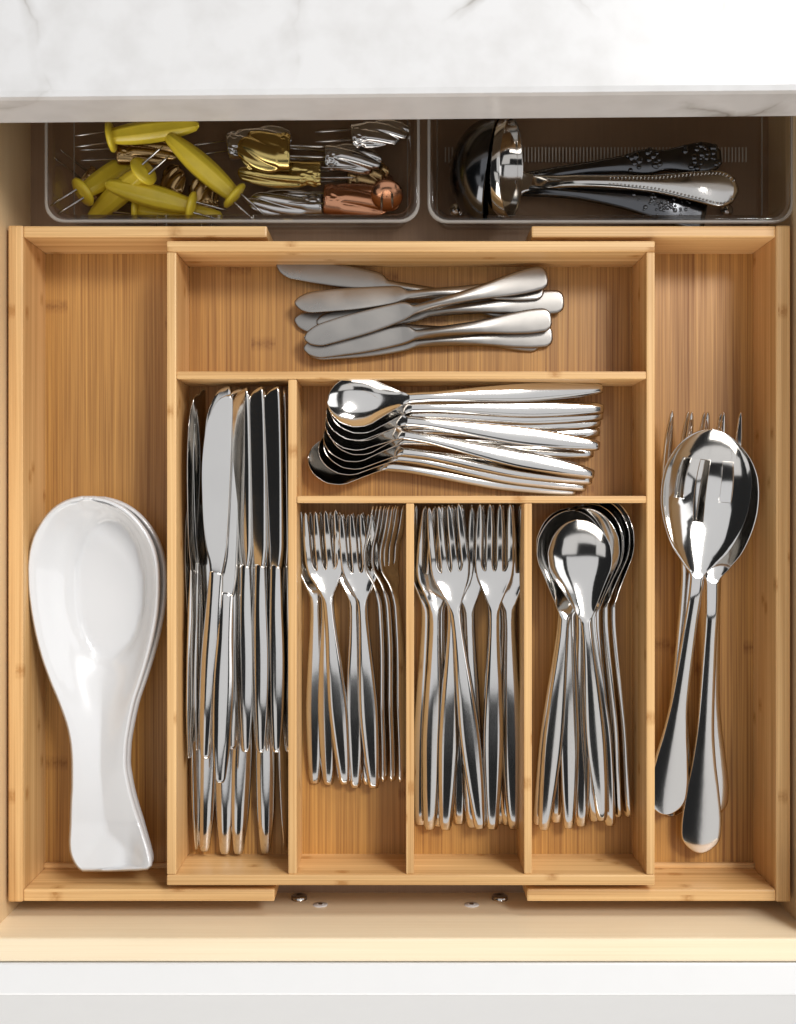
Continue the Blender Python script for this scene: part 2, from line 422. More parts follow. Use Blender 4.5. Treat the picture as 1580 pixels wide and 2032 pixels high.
# ================================================================== flatware
def stations(n, L_, dense):
    """n stations over 0..L, closer together near both ends"""
    t = np.linspace(0, 1, n); e = 0.5 - 0.5 * np.cos(math.pi * t)
    return (t * (1 - dense) + e * dense) * L_
def proto_spoon(name, L_, bowl, bw, depth, hk, zk, mat, crown, slots=None, thick=0.0017, tail_round=False, outline=None):
    root = bpy.data.objects.new(name, None); root.empty_display_size = .01; link(root)
    y = np.unique(np.concatenate([stations(34, L_ - bowl, .5), L_ - bowl + stations(30, bowl, .8)]))
    nb = L_ - bowl
    if tail_round: y = np.unique(np.concatenate([y, hk[1][0] * 1.2 * (1 - np.cos(np.linspace(0, math.pi / 2, 12)))]))
    if slots is not None: xi = np.array([-1, -.9, -.78, -.64, -.38, -.15, .13, .42, .68, .80, .9, 1])
    else: xi = np.sin(np.linspace(-1, 1, 15) * math.pi / 2)
    e = np.clip((y - nb) / bowl, 0, 1)
    hw = pchip(hk[0], hk[1], y / L_); hw0 = hw.copy()
    if tail_round:
        r = hk[1][0]; q = np.clip(y / (r * 1.2), 0, 1); hw = hw * np.where(y < r * 1.2, np.sqrt(np.maximum(1 - (1 - q)**2, .012)), 1)
    else:
        hw = hw * np.where(y < .0025, 0.80 + .2 * np.sqrt(np.clip(y / .0025, 0, 1)), 1)
    tail_k = np.where(e > 0, 1, (hw / hw0)**2)
    ok, ov = outline or ([0, .12, .215, .31, .41, .50, .60, .69, .81, .88, .94, .98, .995, 1], [.15, .29, .45, .61, .78, .93, 1, 1, .875, .74, .545, .32, .165, .03])
    rel = pchip(ok, ov, e)
    k = sstep(0.0, 0.10, e)
    hw = np.where(e > 0, hw * (1 - k) + bw * rel * k, hw)
    zc = pchip(zk[0], zk[1], y / L_)
    D = depth * np.clip(np.sin(math.pi * e**1.25), 0, 1)**0.85
    X = hw[:, None] * xi[None]; Y = np.repeat(y[:, None], len(xi), 1)
    cr = crown * (1 - sstep(-.05, .30, (y - nb) / bowl)) * tail_k
    Z = zc[:, None] - cr[:, None] * (np.abs(xi)**3)[None] - D[:, None] * (1 - np.abs(xi)**2.6)[None]
    th = (thick * (1.0 - 0.3 * sstep(0, .3, e)))[:, None] * np.ones_like(xi)[None]
    th = th * (0.75 + 0.25 * (1 - xi[None]**2))
    Pt = np.stack([X, Y, Z], -1); Pb = np.stack([X * .985, Y, Z - th], -1)
    em = (e[:-1] + e[1:]) / 2
    lab = np.repeat((em > 0.06).astype(int)[:, None], len(xi) - 1, 1)
    mask = np.ones_like(lab, bool)
    if slots:
        for (j, e0, e1) in slots: mask[(em > e0) & (em < e1), j] = False
    s = shell(Pt, Pb, mask, lab)
    part_from(*s, 0, 'handle', mat, root); part_from(*s, 1, 'bowl', mat, root)
    return root
def proto_fork(name, L_, hk, zk, mat, crown, root_e, tine_n=4, slot=0.0030, thick=0.0018, tail_round=False, tipw=.55):
    root = bpy.data.objects.new(name, None); root.empty_display_size = .01; link(root)
    yr = L_ * root_e
    y = np.unique(np.concatenate([stations(36, yr, .45), yr + np.array([.0003, .0008, .0016, .0028, .0042]), np.linspace(yr + .006, L_ - .010, 7), L_ - np.array([.0075, .005, .003, .0015, .0006, 0])]))
    if tail_round: y = np.unique(np.concatenate([y, hk[1][0] * 1.2 * (1 - np.cos(np.linspace(0, math.pi / 2, 12)))]))
    hw = pchip(hk[0], hk[1], y / L_); hw0 = hw.copy()
    if tail_round:
        r = hk[1][0]; q = np.clip(y / (r * 1.2), 0, 1); hw = hw * np.where(y < r * 1.2, np.sqrt(np.maximum(1 - (1 - q)**2, .012)), 1)
    else: hw = hw * np.where(y < .0025, 0.80 + .2 * np.sqrt(np.clip(y / .0025, 0, 1)), 1)
    zc = pchip(zk[0], zk[1], y / L_)
    cols = []; nt_, ns_ = 4, 2; kind = []
    rows = []
    for i, yy in enumerate(y):
        w = 2 * hw[i]
        sl = slot * math.sqrt(min(max((yy - yr) / .0045, 0), 1)) if yy > yr else 0.0
        sl = max(sl, w * 0.012)
        d = L_ - yy
        tw = (w - (tine_n - 1) * sl) / tine_n
        tap = 1.0 if d > .016 else (tipw + (1 - tipw) * d / .016)
        if d < .0025: tap *= math.sqrt(max(d / .0025, .03))
        row = []
        for t in range(tine_n):
            c = -w / 2 + tw / 2 + t * (tw + sl)
            a = tw * (tap if yy > yr else 1)
            for q in np.linspace(-1, 1, nt_ + 1): row.append((c + a / 2 * q, q))
            if t < tine_n - 1:
                c2 = c + tw / 2 + sl / 2
                row.append((c2, 1))
        rows.append(row)
    rows = np.array(rows); X = rows[..., 0]
    nv = X.shape[1]
    sidx = []; j = 0
    for t in range(tine_n):
        for q in range(nt_): kind.append(('t', t))
        if t < tine_n - 1: kind += [('s', t), ('s', t)]
    xi = X / hw[:, None]
    head = sstep(L_ * .66, L_ * .74, y)
    cr = crown * (1 - head) * (hw / hw0)**2
    q = rows[..., 1]
    tin = sstep(yr - .004, yr + .004, y)
    Z = zc[:, None] - cr[:, None] * np.abs(xi)**3 + (head * (1 - tin) * 0.0012)[:, None] * xi**2 - (tin * .00012)[:, None] * q**2 + (tin * .0012)[:, None] * xi**2
    Y = np.repeat(y[:, None], nv, 1)
    th = (thick * np.interp(y / L_, [0, .6, .7, .9, 1], [1, 1.15, 1, .95, .55]))[:, None] * np.ones((1, nv))
    Pt = np.stack([X, Y, Z], -1); Pb = np.stack([X, Y, Z - th], -1)
    ym = (y[:-1] + y[1:]) / 2
    mask = np.ones((len(y) - 1, nv - 1), bool); lab = np.zeros_like(mask, int)
    for j in range(nv - 1):
        kd, t = kind[j]
        for i in range(len(y) - 1):
            if ym[i] > yr:
                if kd == 's': mask[i, j] = False
                lab[i, j] = 10 + t
            else: lab[i, j] = 1 if ym[i] > L_ * .655 else 0
    s = shell(Pt, Pb, mask, lab)
    part_from(*s, 0, 'handle', mat, root); h = part_from(*s, 1, 'head', mat, root)
    for t in range(tine_n): part_from(*s, 10 + t, 'tine', mat, h)
    return root
def proto_knife(name, L_, mat):
    root = bpy.data.objects.new(name, None); root.empty_display_size = .01; link(root)
    hl = L_ * 0.515
    # handle: slim spindle with a blunt tapered end
    y = stations(30, hl, .5); t = y / hl
    hw = pchip([0, .04, .25, .5, .8, .95, 1], [.0028, .0034, .0056, .0062, .0050, .0042, .0040], t) * np.where(y < .002, .8 + .2 * np.sqrt(np.clip(y / .002, 0, 1)), 1)
    tk = pchip([0, .05, .3, .7, 1], [.0010, .0016, .0030, .0030, .0016], t)
    xi = np.sin(np.linspace(-1, 1, 9) * math.pi / 2)
    cz = 0 * t
    Zt = cz[:, None] + tk[:, None] * (1 - .75 * xi**2); Zb = cz[:, None] - tk[:, None] * (1 - .75 * xi**2)
    X = hw[:, None] * xi; Y = np.repeat(y[:, None], 9, 1)
    s = shell(np.stack([X, Y, Zt], -1), np.stack([X, Y, Zb], -1))
    part_from(*s, 0, 'handle', mat, root)
    # blade: straight spine on the right, belly on the left, rounded tip
    yb = hl - .001 + stations(34, L_ - hl + .001, .8); t = (yb - hl + .001) / (L_ - hl + .001)
    rgt = pchip([0, .06, .12, .9, .985, 1], [.0036, .0046, .0052, .0040, .0034, .0026], t)
    lft = pchip([0, .06, .14, .4, .62, .8, .92, .98, 1], [-.0036, -.0046, -.0072, -.0112, -.0128, -.0118, -.0080, -.0035, .0006], t)
    xi = np.linspace(0, 1, 7)
    X = lft[:, None] * (1 - xi) + rgt[:, None] * xi; Y = np.repeat(yb[:, None], 7, 1)
    tb = pchip([0, .08, .2, 1], [.0018, .0017, .0015, .0010], t)[:, None] * (0.18 + .82 * xi)
    s = shell(np.stack([X, Y, tb], -1), np.stack([X, Y, -tb], -1))
    part_from(*s, 0, 'blade', mat, root)
    return root
def proto_spreader(name, L_, mat):
    root = bpy.data.objects.new(name, None); root.empty_display_size = .01; link(root)
    y = np.unique(np.concatenate([stations(60, L_, .6), L_ * np.array([.545, .555, .565, .575, .585, .595, .605])])); t = y / L_
    r = pchip([0, .008, .03, .07, .15, .24, .33, .50, .545, .575, .60, .8, .93, .98, 1], [.0030, .0056, .0072, .0074, .0065, .0046, .0031, .0022, .0024, .0058, .0068, .0076, .0066, .0040, .0012], t)
    l = pchip([0, .008, .03, .07, .15, .24, .33, .50, .545, .575, .60, .8, .93, .98, 1], [.0030, .0056, .0072, .0074, .0065, .0046, .0031, .0022, .0024, .0036, .0046, .0072, .0074, .0048, .0012], t)
    xi = np.linspace(-1, 1, 11)
    X = np.where(xi < 0, l[:, None] * xi, r[:, None] * xi); Y = np.repeat(y[:, None], 11, 1)
    zc = pchip([0, .2, .45, .56, .62, 1], [.0015, .0032, .0068, .0046, .0034, .0024], t)
    cr = pchip([0, .25, .45, .6, 1], [.0002, .0005, .0012, .0003, .0002], t)
    th = pchip([0, .2, .45, .6, 1], [.0016, .0018, .0028, .0015, .0010], t)
    Z = zc[:, None] - cr[:, None] * xi**2
    s = shell(np.stack([X, Y, Z], -1), np.stack([X, Y, Z - th[:, None]], -1), lab=np.repeat(((t[:-1] + t[1:]) / 2 > .56).astype(int)[:, None], 10, 1))
    part_from(*s, 0, 'handle', mat, root); part_from(*s, 1, 'blade', mat, root)
    return root

HK = [0, .03, .15, .28, .42, .55, .63, .68]
def hkeys(s=1.0): return [.0030 * s, .0036 * s, .0051 * s, .0058 * s, .0049 * s, .0035 * s, .0029 * s, .0030 * s]

def lay(proto, cat, group, rows, L_, ref=0.5, scales=None):
    """rows: (label, tip, tail, z_tip, z_tail, roll)"""
    for k, (label, tip, tail, zh, zt, roll) in enumerate(rows):
        o = proto if k == 0 else copy_thing(proto, label)
        tag(o, label, cat, group)
        k_ = (scales or {}).get(k, 1.0)
        aim(o, tail, tip, zt, zh, roll, L_ * k_, ref)
        o.scale = (k_, k_, k_)

# --- butter spreaders in the top compartment
z0 = zf + 0.001
lay(proto_spreader('butter_spreader', 0.165, SATIN), 'butter knife', 'satin butter spreaders in the top compartment', [
    ('satin butter spreader lowest in the pile, handle end low under two others', (640, 640), (1017, 672), z0, z0, 0),
    ('satin butter spreader whose blade pokes out farthest at the top left of the pile', (573, 530), (1008, 612), z0 + .004, z0 + .001, 0),
    ('satin butter spreader nearly level, mostly hidden under the crossing ones', (655, 638), (1092, 600), z0 + .003, z0 + .004, 0),
    ('satin butter spreader directly beneath the lowest blade, its bright edge showing', (616, 694), (1086, 666), z0 + .004, z0 + .002, 0),
    ('satin butter spreader with the pale wide handle end at lower right of the pile', (608, 692), (1089, 634), z0 + .008, z0 + .008, 0),
    ('satin butter spreader with a darkly reflecting blade, second blade from the top', (585, 603), (1078, 573), z0 + .010, z0 + .006, 12),
    ('satin butter spreader lying on top, crossing the pile to the upper right', (593, 676), (1097, 545), z0 + .0125, z0 + .012, 0)], 0.165)

# --- teaspoons
TS = proto_spoon('teaspoon', 0.180, 0.053, 0.0164, 0.0064, (HK, hkeys(.98)),
                 ([0, .04, .3, .55, .66, .74, .85, 1], [.0016, .0028, .0062, .0108, .0122, .0110, .0096, .0098]), STEEL, .0011)
lay(TS, 'teaspoon', 'polished teaspoons nested in the middle compartment', [
    ('teaspoon lowest in the nested row, its dark bowl farthest left', (611, 915), (1143, 975), z0 + .002, z0, 14),
    ('teaspoon second from the bottom of the row, dark bowl above the lowest', (634, 894), (1161, 966), z0 + .005, z0 + .002, 13),
    ('teaspoon third from the bottom of the row, only a dark crescent of bowl showing', (642, 882), (1175, 953), z0 + .0075, z0 + .004, 12),
    ('teaspoon with its narrow handle end just below the two lower wide handles', (648, 872), (1171, 899), z0 + .010, z0 + .003, 11),
    ('teaspoon whose handle tip peeks out fifth from the top', (653, 861), (1190, 857), z0 + .0125, z0 + .003, 10),
    ('teaspoon whose handle tip peeks out fourth from the top', (656, 850), (1188, 838), z0 + .015, z0 + .006, 9),
    ('teaspoon with a wide bright handle slanting lowest across the others', (657, 840), (1167, 939), z0 + .0175, z0 + .013, 8),
    ('teaspoon whose thin handle lies right under the second handle from the top', (656, 831), (1196, 824), z0 + .020, z0 + .009, 6),
    ('teaspoon with a wide bright handle slanting down to the right, above the lowest slanting one', (655, 822), (1182, 884), z0 + .0225, z0 + .017, 5),
    ('teaspoon with the second handle from the top, blunt bright end', (653, 814), (1198, 811), z0 + .025, z0 + .013, 4),
    ('topmost teaspoon, whole bright bowl visible at the upper left of the row', (649, 804), (1196, 771), z0 + .0275, z0 + .018, 3)], 0.180)

# --- dinner knives
KN = proto_knife('dinner_knife', 0.237, STEEL)
kz = zf + .007
lay(KN, 'dinner knife', 'polished dinner knives in the tall compartment', [
    ('dinner knife in the lower row, short handle tip farthest left near the compartment floor', (383, 1000), (391, 1662), kz + .004, kz, 75),
    ('dinner knife in the lower row, rounded dark handle tip second from left', (424, 985), (406, 1687), kz + .000, kz, 5),
    ('dinner knife in the lower row, blunt handle tip third from left', (446, 985), (446, 1698), kz + .000, kz, 0),
    ('dinner knife in the lower row, handle tip leaning left of the middle gap', (500, 985), (473, 1698), kz + .001, kz, 8),
    ('dinner knife in the lower row, handle tip fifth from left', (525, 985), (527, 1696), kz + .000, kz, -6),
    ('dinner knife in the lower row, thin handle edge against the right divider', (545, 990), (567, 1672), kz + .004, kz, 75),
    ('dinner knife standing on edge against the left wall of the knife compartment', (389, 795), (377, 1491), kz + .018, kz + .015, 78),
    ('dinner knife whose broad grey tip shows just behind the big pale blade', (447, 766), (425, 1482), kz + .013, kz + .010, -4),
    ('dinner knife tilted behind the narrow bright one, tip near the back divider', (472, 772), (463, 1484), kz + .012, kz + .010, 30),
    ('dinner knife with a dark upright blade just right of the narrow bright one', (482, 768), (486, 1494), kz + .020, kz + .014, -25),
    ('dinner knife with a long curved dark blade edge, third from the right wall', (512, 770), (516, 1491), kz + .024, kz + .017, -25),
    ('dinner knife standing on edge, second from the right divider', (544, 765), (547, 1495), kz + .029, kz + .016, -24),
    ('dinner knife standing on edge nearest the right divider', (561, 766), (570, 1497), kz + .014, kz + .013, -62),
    ('dinner knife on edge between the leftmost one and the broad pale blade', (402, 772), (393, 1487), kz + .009, kz + .012, 76),
    ('dinner knife on edge squeezed between the two long dark blades', (524, 774), (530, 1489), kz + .011, kz + .010, -74),
    ('dinner knife lying flat with the whole broad pale blade visible', (449, 786), (408, 1502), kz + .026, kz + .016, 2),
    ('narrow bright dinner knife tilted on top of the pile, set lower than the rest', (463, 822), (437, 1559), kz + .014, kz + .024, 8)], 0.237)

# --- salad forks
fk = (HK + [.73, .78, .83, 1], hkeys(.95) + [.0064, .0108, .0122, .0116])
fz = ([0, .027, .3, .52, .64, .72, .78, .84, .92, 1], [.0021, .0034, .0083, .0107, .0108, .0080, .0056, .0066, .0112, .0146])
SF = proto_fork('salad_fork', 0.182, fk, fz, STEEL, .0011, .785)
lay(SF, 'salad fork', 'salad forks in the first fork compartment', [
    ('salad fork with the leftmost handle, lying under the left front fork', (624, 1016), (625, 1552), z0, z0, 8),
    ('salad fork with the second handle from left, mostly hidden under the left front fork', (652, 1016), (652, 1556), z0 + .002, z0 + .002, -6),
    ('salad fork hidden in the middle, its neck showing between the two front forks', (688, 1016), (731, 1558), z0 + .003, z0 + .001, 6),
    ('salad fork directly under the right front fork, handle ending to its left', (700, 1018), (706, 1564), z0 + .006, z0 + .005, 4),
    ('left front salad fork with all four tines visible, handle slanting right', (634, 1012), (685, 1557), z0 + .009, z0 + .007, 6),
    ('right front salad fork with dark reflecting tines, on top of the middle pair', (711, 1018), (742, 1563), z0 + .010, z0 + .009, -3),
    ('salad fork turned on its side, first of the three in profile', (716, 1006), (762, 1549), z0 + .009, z0 + .007, 62),
    ('salad fork turned on its side, middle one of the three in profile', (732, 1004), (779, 1550), z0 + .010, z0 + .007, 60),
    ('salad fork turned on its side, last of the three in profile by the divider', (748, 1008), (796, 1549), z0 + .010, z0 + .007, 60)], 0.182)

# --- dinner forks
fk = (HK + [.73, .78, .82, 1], hkeys(1.03) + [.0066, .0110, .0122, .0114])
DF = proto_fork('dinner_fork', 0.214, fk, fz, STEEL, .0013, .795)
lay(DF, 'dinner fork', 'dinner forks in the second fork compartment', [
    ('dinner fork with the leftmost handle, touching the left divider', (848, 1008), (835, 1631), z0, z0, 8),
    ('dinner fork low in the pile with a short handle tip near the middle', (905, 1006), (912, 1629), z0, z0, 0),
    ('dinner fork low in the pile, handle tip just right of the front right fork', (985, 1004), (995, 1632), z0, z0, 0),
    ('dinner fork low in the pile, thin handle tip right of the second handle', (872, 1007), (871, 1636), z0 + .003, z0 + .002, 0),
    ('dinner fork low in the pile under the rightmost one, dark between the handles', (1003, 1005), (1008, 1634), z0 + .004, z0 + .002, -5),
    ('dinner fork in the middle with a visible neck between the front pair', (925, 1003), (938, 1643), z0 + .006, z0 + .004, 0),
    ('dinner fork with the rightmost handle, half behind the right front fork', (1006, 1004), (1020, 1645), z0 + .009, z0 + .007, -6),
    ('dinner fork with the second handle from left, curving edge at the left', (862, 1009), (853, 1643), z0 + .008, z0 + .006, 10),
    ('dinner fork whose handle leans left, crossing beneath the slanted front fork', (905, 1006), (884, 1645), z0 + .010, z0 + .009, 0),
    ('right front dinner fork with a straight handle, whole head visible', (982, 1002), (977, 1643), z0 + .0145, z0 + .013, -4),
    ('left front dinner fork on top, handle slanting down to the right', (877, 1006), (953, 1641), z0 + .0145, z0 + .014, 3)], 0.214)

# --- table spoons
SP = proto_spoon('table_spoon', 0.212, 0.071, 0.0218, 0.0078, (HK, hkeys(1.05)),
                 ([0, .027, .3, .52, .62, .70, .82, 1], [.0021, .0034, .0085, .0116, .0124, .0120, .0110, .0112]), STEEL, .0013)
lay(SP, 'table spoon', 'table spoons in the right compartment', [
    ('table spoon low in the pile with the leftmost thin handle against the divider', (1128, 1006), (1067, 1641), z0 + .001, z0, 10),
    ('table spoon low in the pile, handle tip between the first and second dark handles', (1135, 1008), (1104, 1628), z0 + .004, z0, 4),
    ('table spoon turned on its side, farthest right, narrow handle apart from the others', (1232, 1006), (1246, 1602), z0 + .017, z0 + .006, -56),
    ('table spoon turned on its side, second from the right wall', (1213, 1004), (1226, 1606), z0 + .018, z0 + .006, -47),
    ('table spoon turned on its side, third from the right wall', (1192, 1004), (1203, 1624), z0 + .018, z0 + .006, -38),
    ('table spoon low in the pile, handle tip showing right of the middle dark handle', (1146, 1008), (1154, 1639), z0 + .007, z0 + .004, 0),
    ('table spoon low in the pile, thin handle tip left of the front spoon', (1160, 1008), (1180, 1621), z0 + .010, z0 + .003, -14),
    ('table spoon with a dark handle tip just right of the front spoon handle', (1166, 1007), (1211, 1636), z0 + .017, z0 + .009, -24),
    ('table spoon with dark bowl edge at upper left, handle in the middle', (1117, 1002), (1129, 1648), z0 + .012, z0 + .010, 10),
    ('table spoon whose wide dark handle ends lowest left in the pile', (1131, 1012), (1079, 1645), z0 + .018, z0 + .012, 5),
    ('front table spoon on top with the whole bowl visible, mirroring the drawer', (1138, 1027), (1195, 1629), z0 + .030, z0 + .017, 2)], 0.212, scales={10: .94})

# --- serving set on the right
OVAL = ([0, .1, .2, .3, .4, .5, .6, .7, .8, .88, .94, .98, .995, 1], [.15, .35, .62, .79, .91, .98, 1, .975, .87, .71, .52, .31, .16, .03])
SK = [0, .03, .065, .15, .22, .31, .45, .55, .61]
sk = [.0108, .0126, .0130, .0104, .0074, .0050, .0040, .0036, .0038]
SSP = proto_spoon('serving_spoon', 0.278, 0.097, 0.0292, 0.0118, (SK, sk),
                  ([0, .05, .25, .5, .60, .68, .82, 1], [.0016, .0030, .0074, .0150, .0185, .0176, .0165, .0175]), SERVE, .0007, thick=0.0022, tail_round=True, outline=OVAL)
SSL = proto_spoon('slotted_spoon', 0.256, 0.097, 0.0292, 0.0118, (SK, sk),
                  ([0, .05, .25, .5, .60, .68, .82, 1], [.0016, .0030, .0074, .0150, .0185, .0176, .0165, .0175]), SERVE, .0007,
                  slots=[(3, .50, .79), (5, .38, .80), (7, .50, .79)], thick=0.0022, tail_round=True, outline=OVAL)
SFK = proto_fork('serving_fork', 0.272, (SK + [.68, .76, .84, 1], sk + [.0080, .0160, .0190, .0182]),
                 ([0, .05, .25, .52, .64, .72, .80, .90, 1], [.0016, .0030, .0070, .0130, .0145, .0105, .0062, .0078, .0140]), SERVE, .0007, .80,
                 slot=0.0068, thick=.0020, tail_round=True, tipw=.35)
sz = zwf + .001
lay(SFK, 'serving fork', 'serving forks under the big spoons', [
    ('serving fork whose handle end peeks out lowest at left below the spoon handles', (1372, 822), (1329, 1658), sz + .004, sz, 0),
    ('serving fork whose handle end shows right of the long spoon handle', (1410, 822), (1404, 1600), sz + .007, sz + .004, 0)], 0.272, ref=1.0)
lay(SSP, 'serving spoon', None, [('large solid serving spoon nested beneath the slotted one, handle reaching lowest', (1407, 858), (1389, 1699), sz + .014, sz + .010, 0)], 0.278, ref=0.5)
lay(SSL, 'slotted spoon', None, [('large slotted serving spoon on top, mirror bowl with three slots', (1400, 855), (1319, 1608), sz + .021, sz + .014, 2)], 0.256, ref=1.0)

# --- white spoon rests in the left tray
def proto_rest():
    k = [(991, 160, 186), (996, 138, 208), (1004, 120, 228), (1018, 101, 250), (1040, 83, 272), (1070, 67, 292), (1100, 59, 303), (1130, 56, 308), (1160, 56.5, 309),
         (1200, 60, 307), (1250, 68, 299), (1300, 80, 287), (1350, 97, 272), (1400, 117, 256), (1450, 133, 246), (1485, 139, 241), (1520, 141, 240), (1560, 141, 246),
         (1600, 139, 256), (1640, 138, 270), (1670, 138, 283), (1690, 140, 292), (1704, 145, 297), (1714, 151, 298), (1721, 157, 275), (1725, 163, 215)]
    k = np.array(k)
    v = np.unique(np.concatenate([991 + 734 * (lambda t: t * .45 + (.5 - .5 * np.cos(math.pi * t)) * .55)(np.linspace(0, 1, 90))]))
    l = pchip(k[:, 0], k[:, 1], v); r = pchip(k[:, 0], k[:, 2], v)
    xi = np.sin(np.linspace(-1, 1, 41) * math.pi / 2)
    U = (l + r)[:, None] / 2 + (r - l)[:, None] / 2 * xi; Vv = np.repeat(v[:, None], 41, 1)
    e = np.sqrt(((U - 201) / 72)**2 + ((Vv - 1172) / 142)**2)
    ee = [np.stack([np.linspace(l[q], r[q], 24), np.full(24, v[q])], 1) for q in (0, -1)]
    bd = np.concatenate([np.stack([l, v], 1), np.stack([r, v], 1), *ee])
    dist = np.sqrt(((U[..., None] - bd[:, 0])**2 + (Vv[..., None] - bd[:, 1])**2).min(-1))
    a = np.maximum(e - 1, 0) * 78
    t = a / np.maximum(a + dist, 1e-6)
    zr = np.interp(Vv, [991, 1450, 1640, 1725], [.029, .0235, .0235, .029])
    cor = sstep(250, 300, U) * sstep(1600, 1715, Vv) * .006
    Z = .0050 + (zr - .0050) * pchip([0, .07, .5, .9, 1], [0, .15, .56, .95, 1], t) + cor
    s = S0 * (ZC - .046) / .744
    X = (U - 190) * s; Y = (1360 - Vv) * s
    Pt = np.stack([X, Y, Z], -1)[::-1]; Pb = np.stack([X * .985 - 0, Y, Z - .0046], -1)[::-1]
    return meshobj('spoon_rest', *shell(Pt, Pb, bulge=1.0)[:2], CERAMIC)
RZ = wy(1360, .046)
r2 = proto_rest(); r2.location = (wx(190, .042) + .0018, RZ - .0002, zwf + .0002); r2.rotation_euler.z = R(-1.2)
tag(r2, 'lower white ceramic spoon rest, mostly hidden beneath the other one', 'spoon rest', 'white spoon rests nested in the left tray')
r1 = r2.copy(); COL.objects.link(r1); r1.location = (wx(190, .046), RZ, zwf + .0125); r1.rotation_euler.z = 0
r1['label'] = 'upper white ceramic spoon rest with glossy oval bowl and flared handle end'

# ================================================================== bins at the back
def rrect(x0, x1, y0, y1, r, n=6):
    pts = []
    for cx, cy, a0 in ((x1 - r, y1 - r, 0), (x0 + r, y1 - r, 90), (x0 + r, y0 + r, 180), (x1 - r, y0 + r, 270)):
        for k in range(n + 1):
            a = R(a0 + 90 * k / n); pts.append((cx + r * math.cos(a), cy + r * math.sin(a)))
    return pts
def loft(rings, close=True):
    V, F = [], []; n = len(rings[0])
    for rg in rings: V += rg
    for i in range(len(rings) - 1):
        for k in range(n): F.append((i * n + k, i * n + (k + 1) % n, (i + 1) * n + (k + 1) % n, (i + 1) * n + k))
    if close: F.append(tuple(range(n))[::-1]); F.append(tuple(range((len(rings) - 1) * n, len(rings) * n)))
    return V, F
def bin_(label, u0, u1, vf, ztop, depth_y):
    x0, x1, y0 = wx(u0, ztop), wx(u1, ztop), wy(vf, ztop); y1 = y0 + depth_y
    t = thing('storage_bin', label, 'storage bin', ((x0 + x1) / 2, y0, 0), group='clear plastic bins at the back of the drawer')
    def ring(ins, z, r=.012):
        ox = (x0 + x1) / 2
        return [(x - ox, y - y0, z) for x, y in rrect(x0 + ins, x1 - ins, y0 + ins, y1 - ins, max(r - ins * .3, .004))]
    V, F = loft([ring(.0075, .0006), ring(.0062, .0024), ring(.0032, ztop - .006), ring(.0030, ztop - .004), ring(.0004, ztop - .003), ring(0, ztop - .0012), ring(.0010, ztop), ring(.0042, ztop - .0006),
                 ring(.0056, ztop - .004), ring(.0085, .0050), ring(.0105, .0032)])
    o = meshobj('bin_shell', V, F, ACRYL, t, smooth=True)
    rings = [ring(-.0004, ztop - .0018), ring(-.0004, ztop + .0001), ring(.0002, ztop + .0005), ring(.0010, ztop + .0005), ring(.0014, ztop + .0001), ring(.0014, ztop - .0018)]
    V, F = loft(rings + rings[:1], close=False)
    meshobj('rim', V, F, RIM, t)
    rings = [ring(.0068, .0072), ring(.0066, .0080), ring(.0074, .0080), ring(.0076, .0072)]
    V, F = loft(rings + rings[:1], close=False)
    meshobj('base_ridge', V, F, RIM, t)
    return t, x0, x1, y0
ZB = 0.049
bl, bx0, bx1, by0 = bin_('clear plastic bin on the left, holding the corn holders', 90, 832, 440, ZB, 0.16)
br, cx0, cx1, cy0 = bin_('clear plastic bin on the right with ribbed base, holding the ladles', 850, 1574, 441, ZB, 0.16)
# ribbed band and round feet in the right bin
bm = bmesh.new()
for k in range(88):
    u = 884 + k * 6.85
    p = W(u, 293, .0038); q = W(u, 322, .0038)
    m4 = Matrix.Translation(((p.x + q.x) / 2 - (cx0 + cx1) / 2, (p.y + q.y) / 2 - cy0, .0042)) @ Matrix.Diagonal((.0008, abs(p.y - q.y), .0012, 1))
    bmesh.ops.create_cube(bm, size=1, matrix=m4)
me = bpy.data.meshes.new('rib_band'); bm.to_mesh(me); bm.free(); me.materials.append(plain('ribbed_plastic', (0.50, .44, .37), 0.25))
ob = link(bpy.data.objects.new('rib_band', me), br); ob['kind'] = 'stuff'
for (u, v) in ((903, 325), (905, 417), (1443, 417)):
    p = W(u, v, .004)
    V, F = revolve([(.0001, .0030), (.0022, .0026), (.0038, .0014), (.0044, 0)], 18)
    o = meshobj('bin_foot', V, F, TIN, br); o.rotation_euler.x = R(90); o.location = (p.x - (cx0 + cx1) / 2, p.y - cy0, .0036)

# --- yellow corn holders: ear-shaped grip, flange, two pins
def yellow_holder():
    t = bpy.data.objects.new('corn_holder', None); link(t)
    ln = .056
    prof = [(.0014, 0), (.0026, .0012)] + [(.0080 * math.sin(math.pi * (0.14 + 0.62 * q / 12))**.9 * (1 - .10 * q / 12), ln * (.04 + .96 * q / 12)) for q in range(13)] + [(.0048, ln + .001)]
    prof = [(r_, y_) for r_, y_ in prof]
    V, F = revolve(prof, 32, lambda a, y: (1 + .06 * math.cos(12 * a)) * (.70 + .30 * abs(math.cos(a))))
    meshobj('grip', V, F, YELLOW, t)
    V, F = revolve([(.0003, ln), (.0088, ln + .0002), (.0102, ln + .0016), (.0098, ln + .0032), (.006, ln + .0044), (.0003, ln + .0048)], 28)
    meshobj('flange', V, F, YELLOW, t)
    for s in (-1, 1):
        V, F = rod((s * .0036, ln + .003, 0), (s * .0036, ln + .026, 0), .0008, .0002)
        meshobj('prong', V, F, PIN, t)
    return t
YH = yellow_holder(); LY = .0608
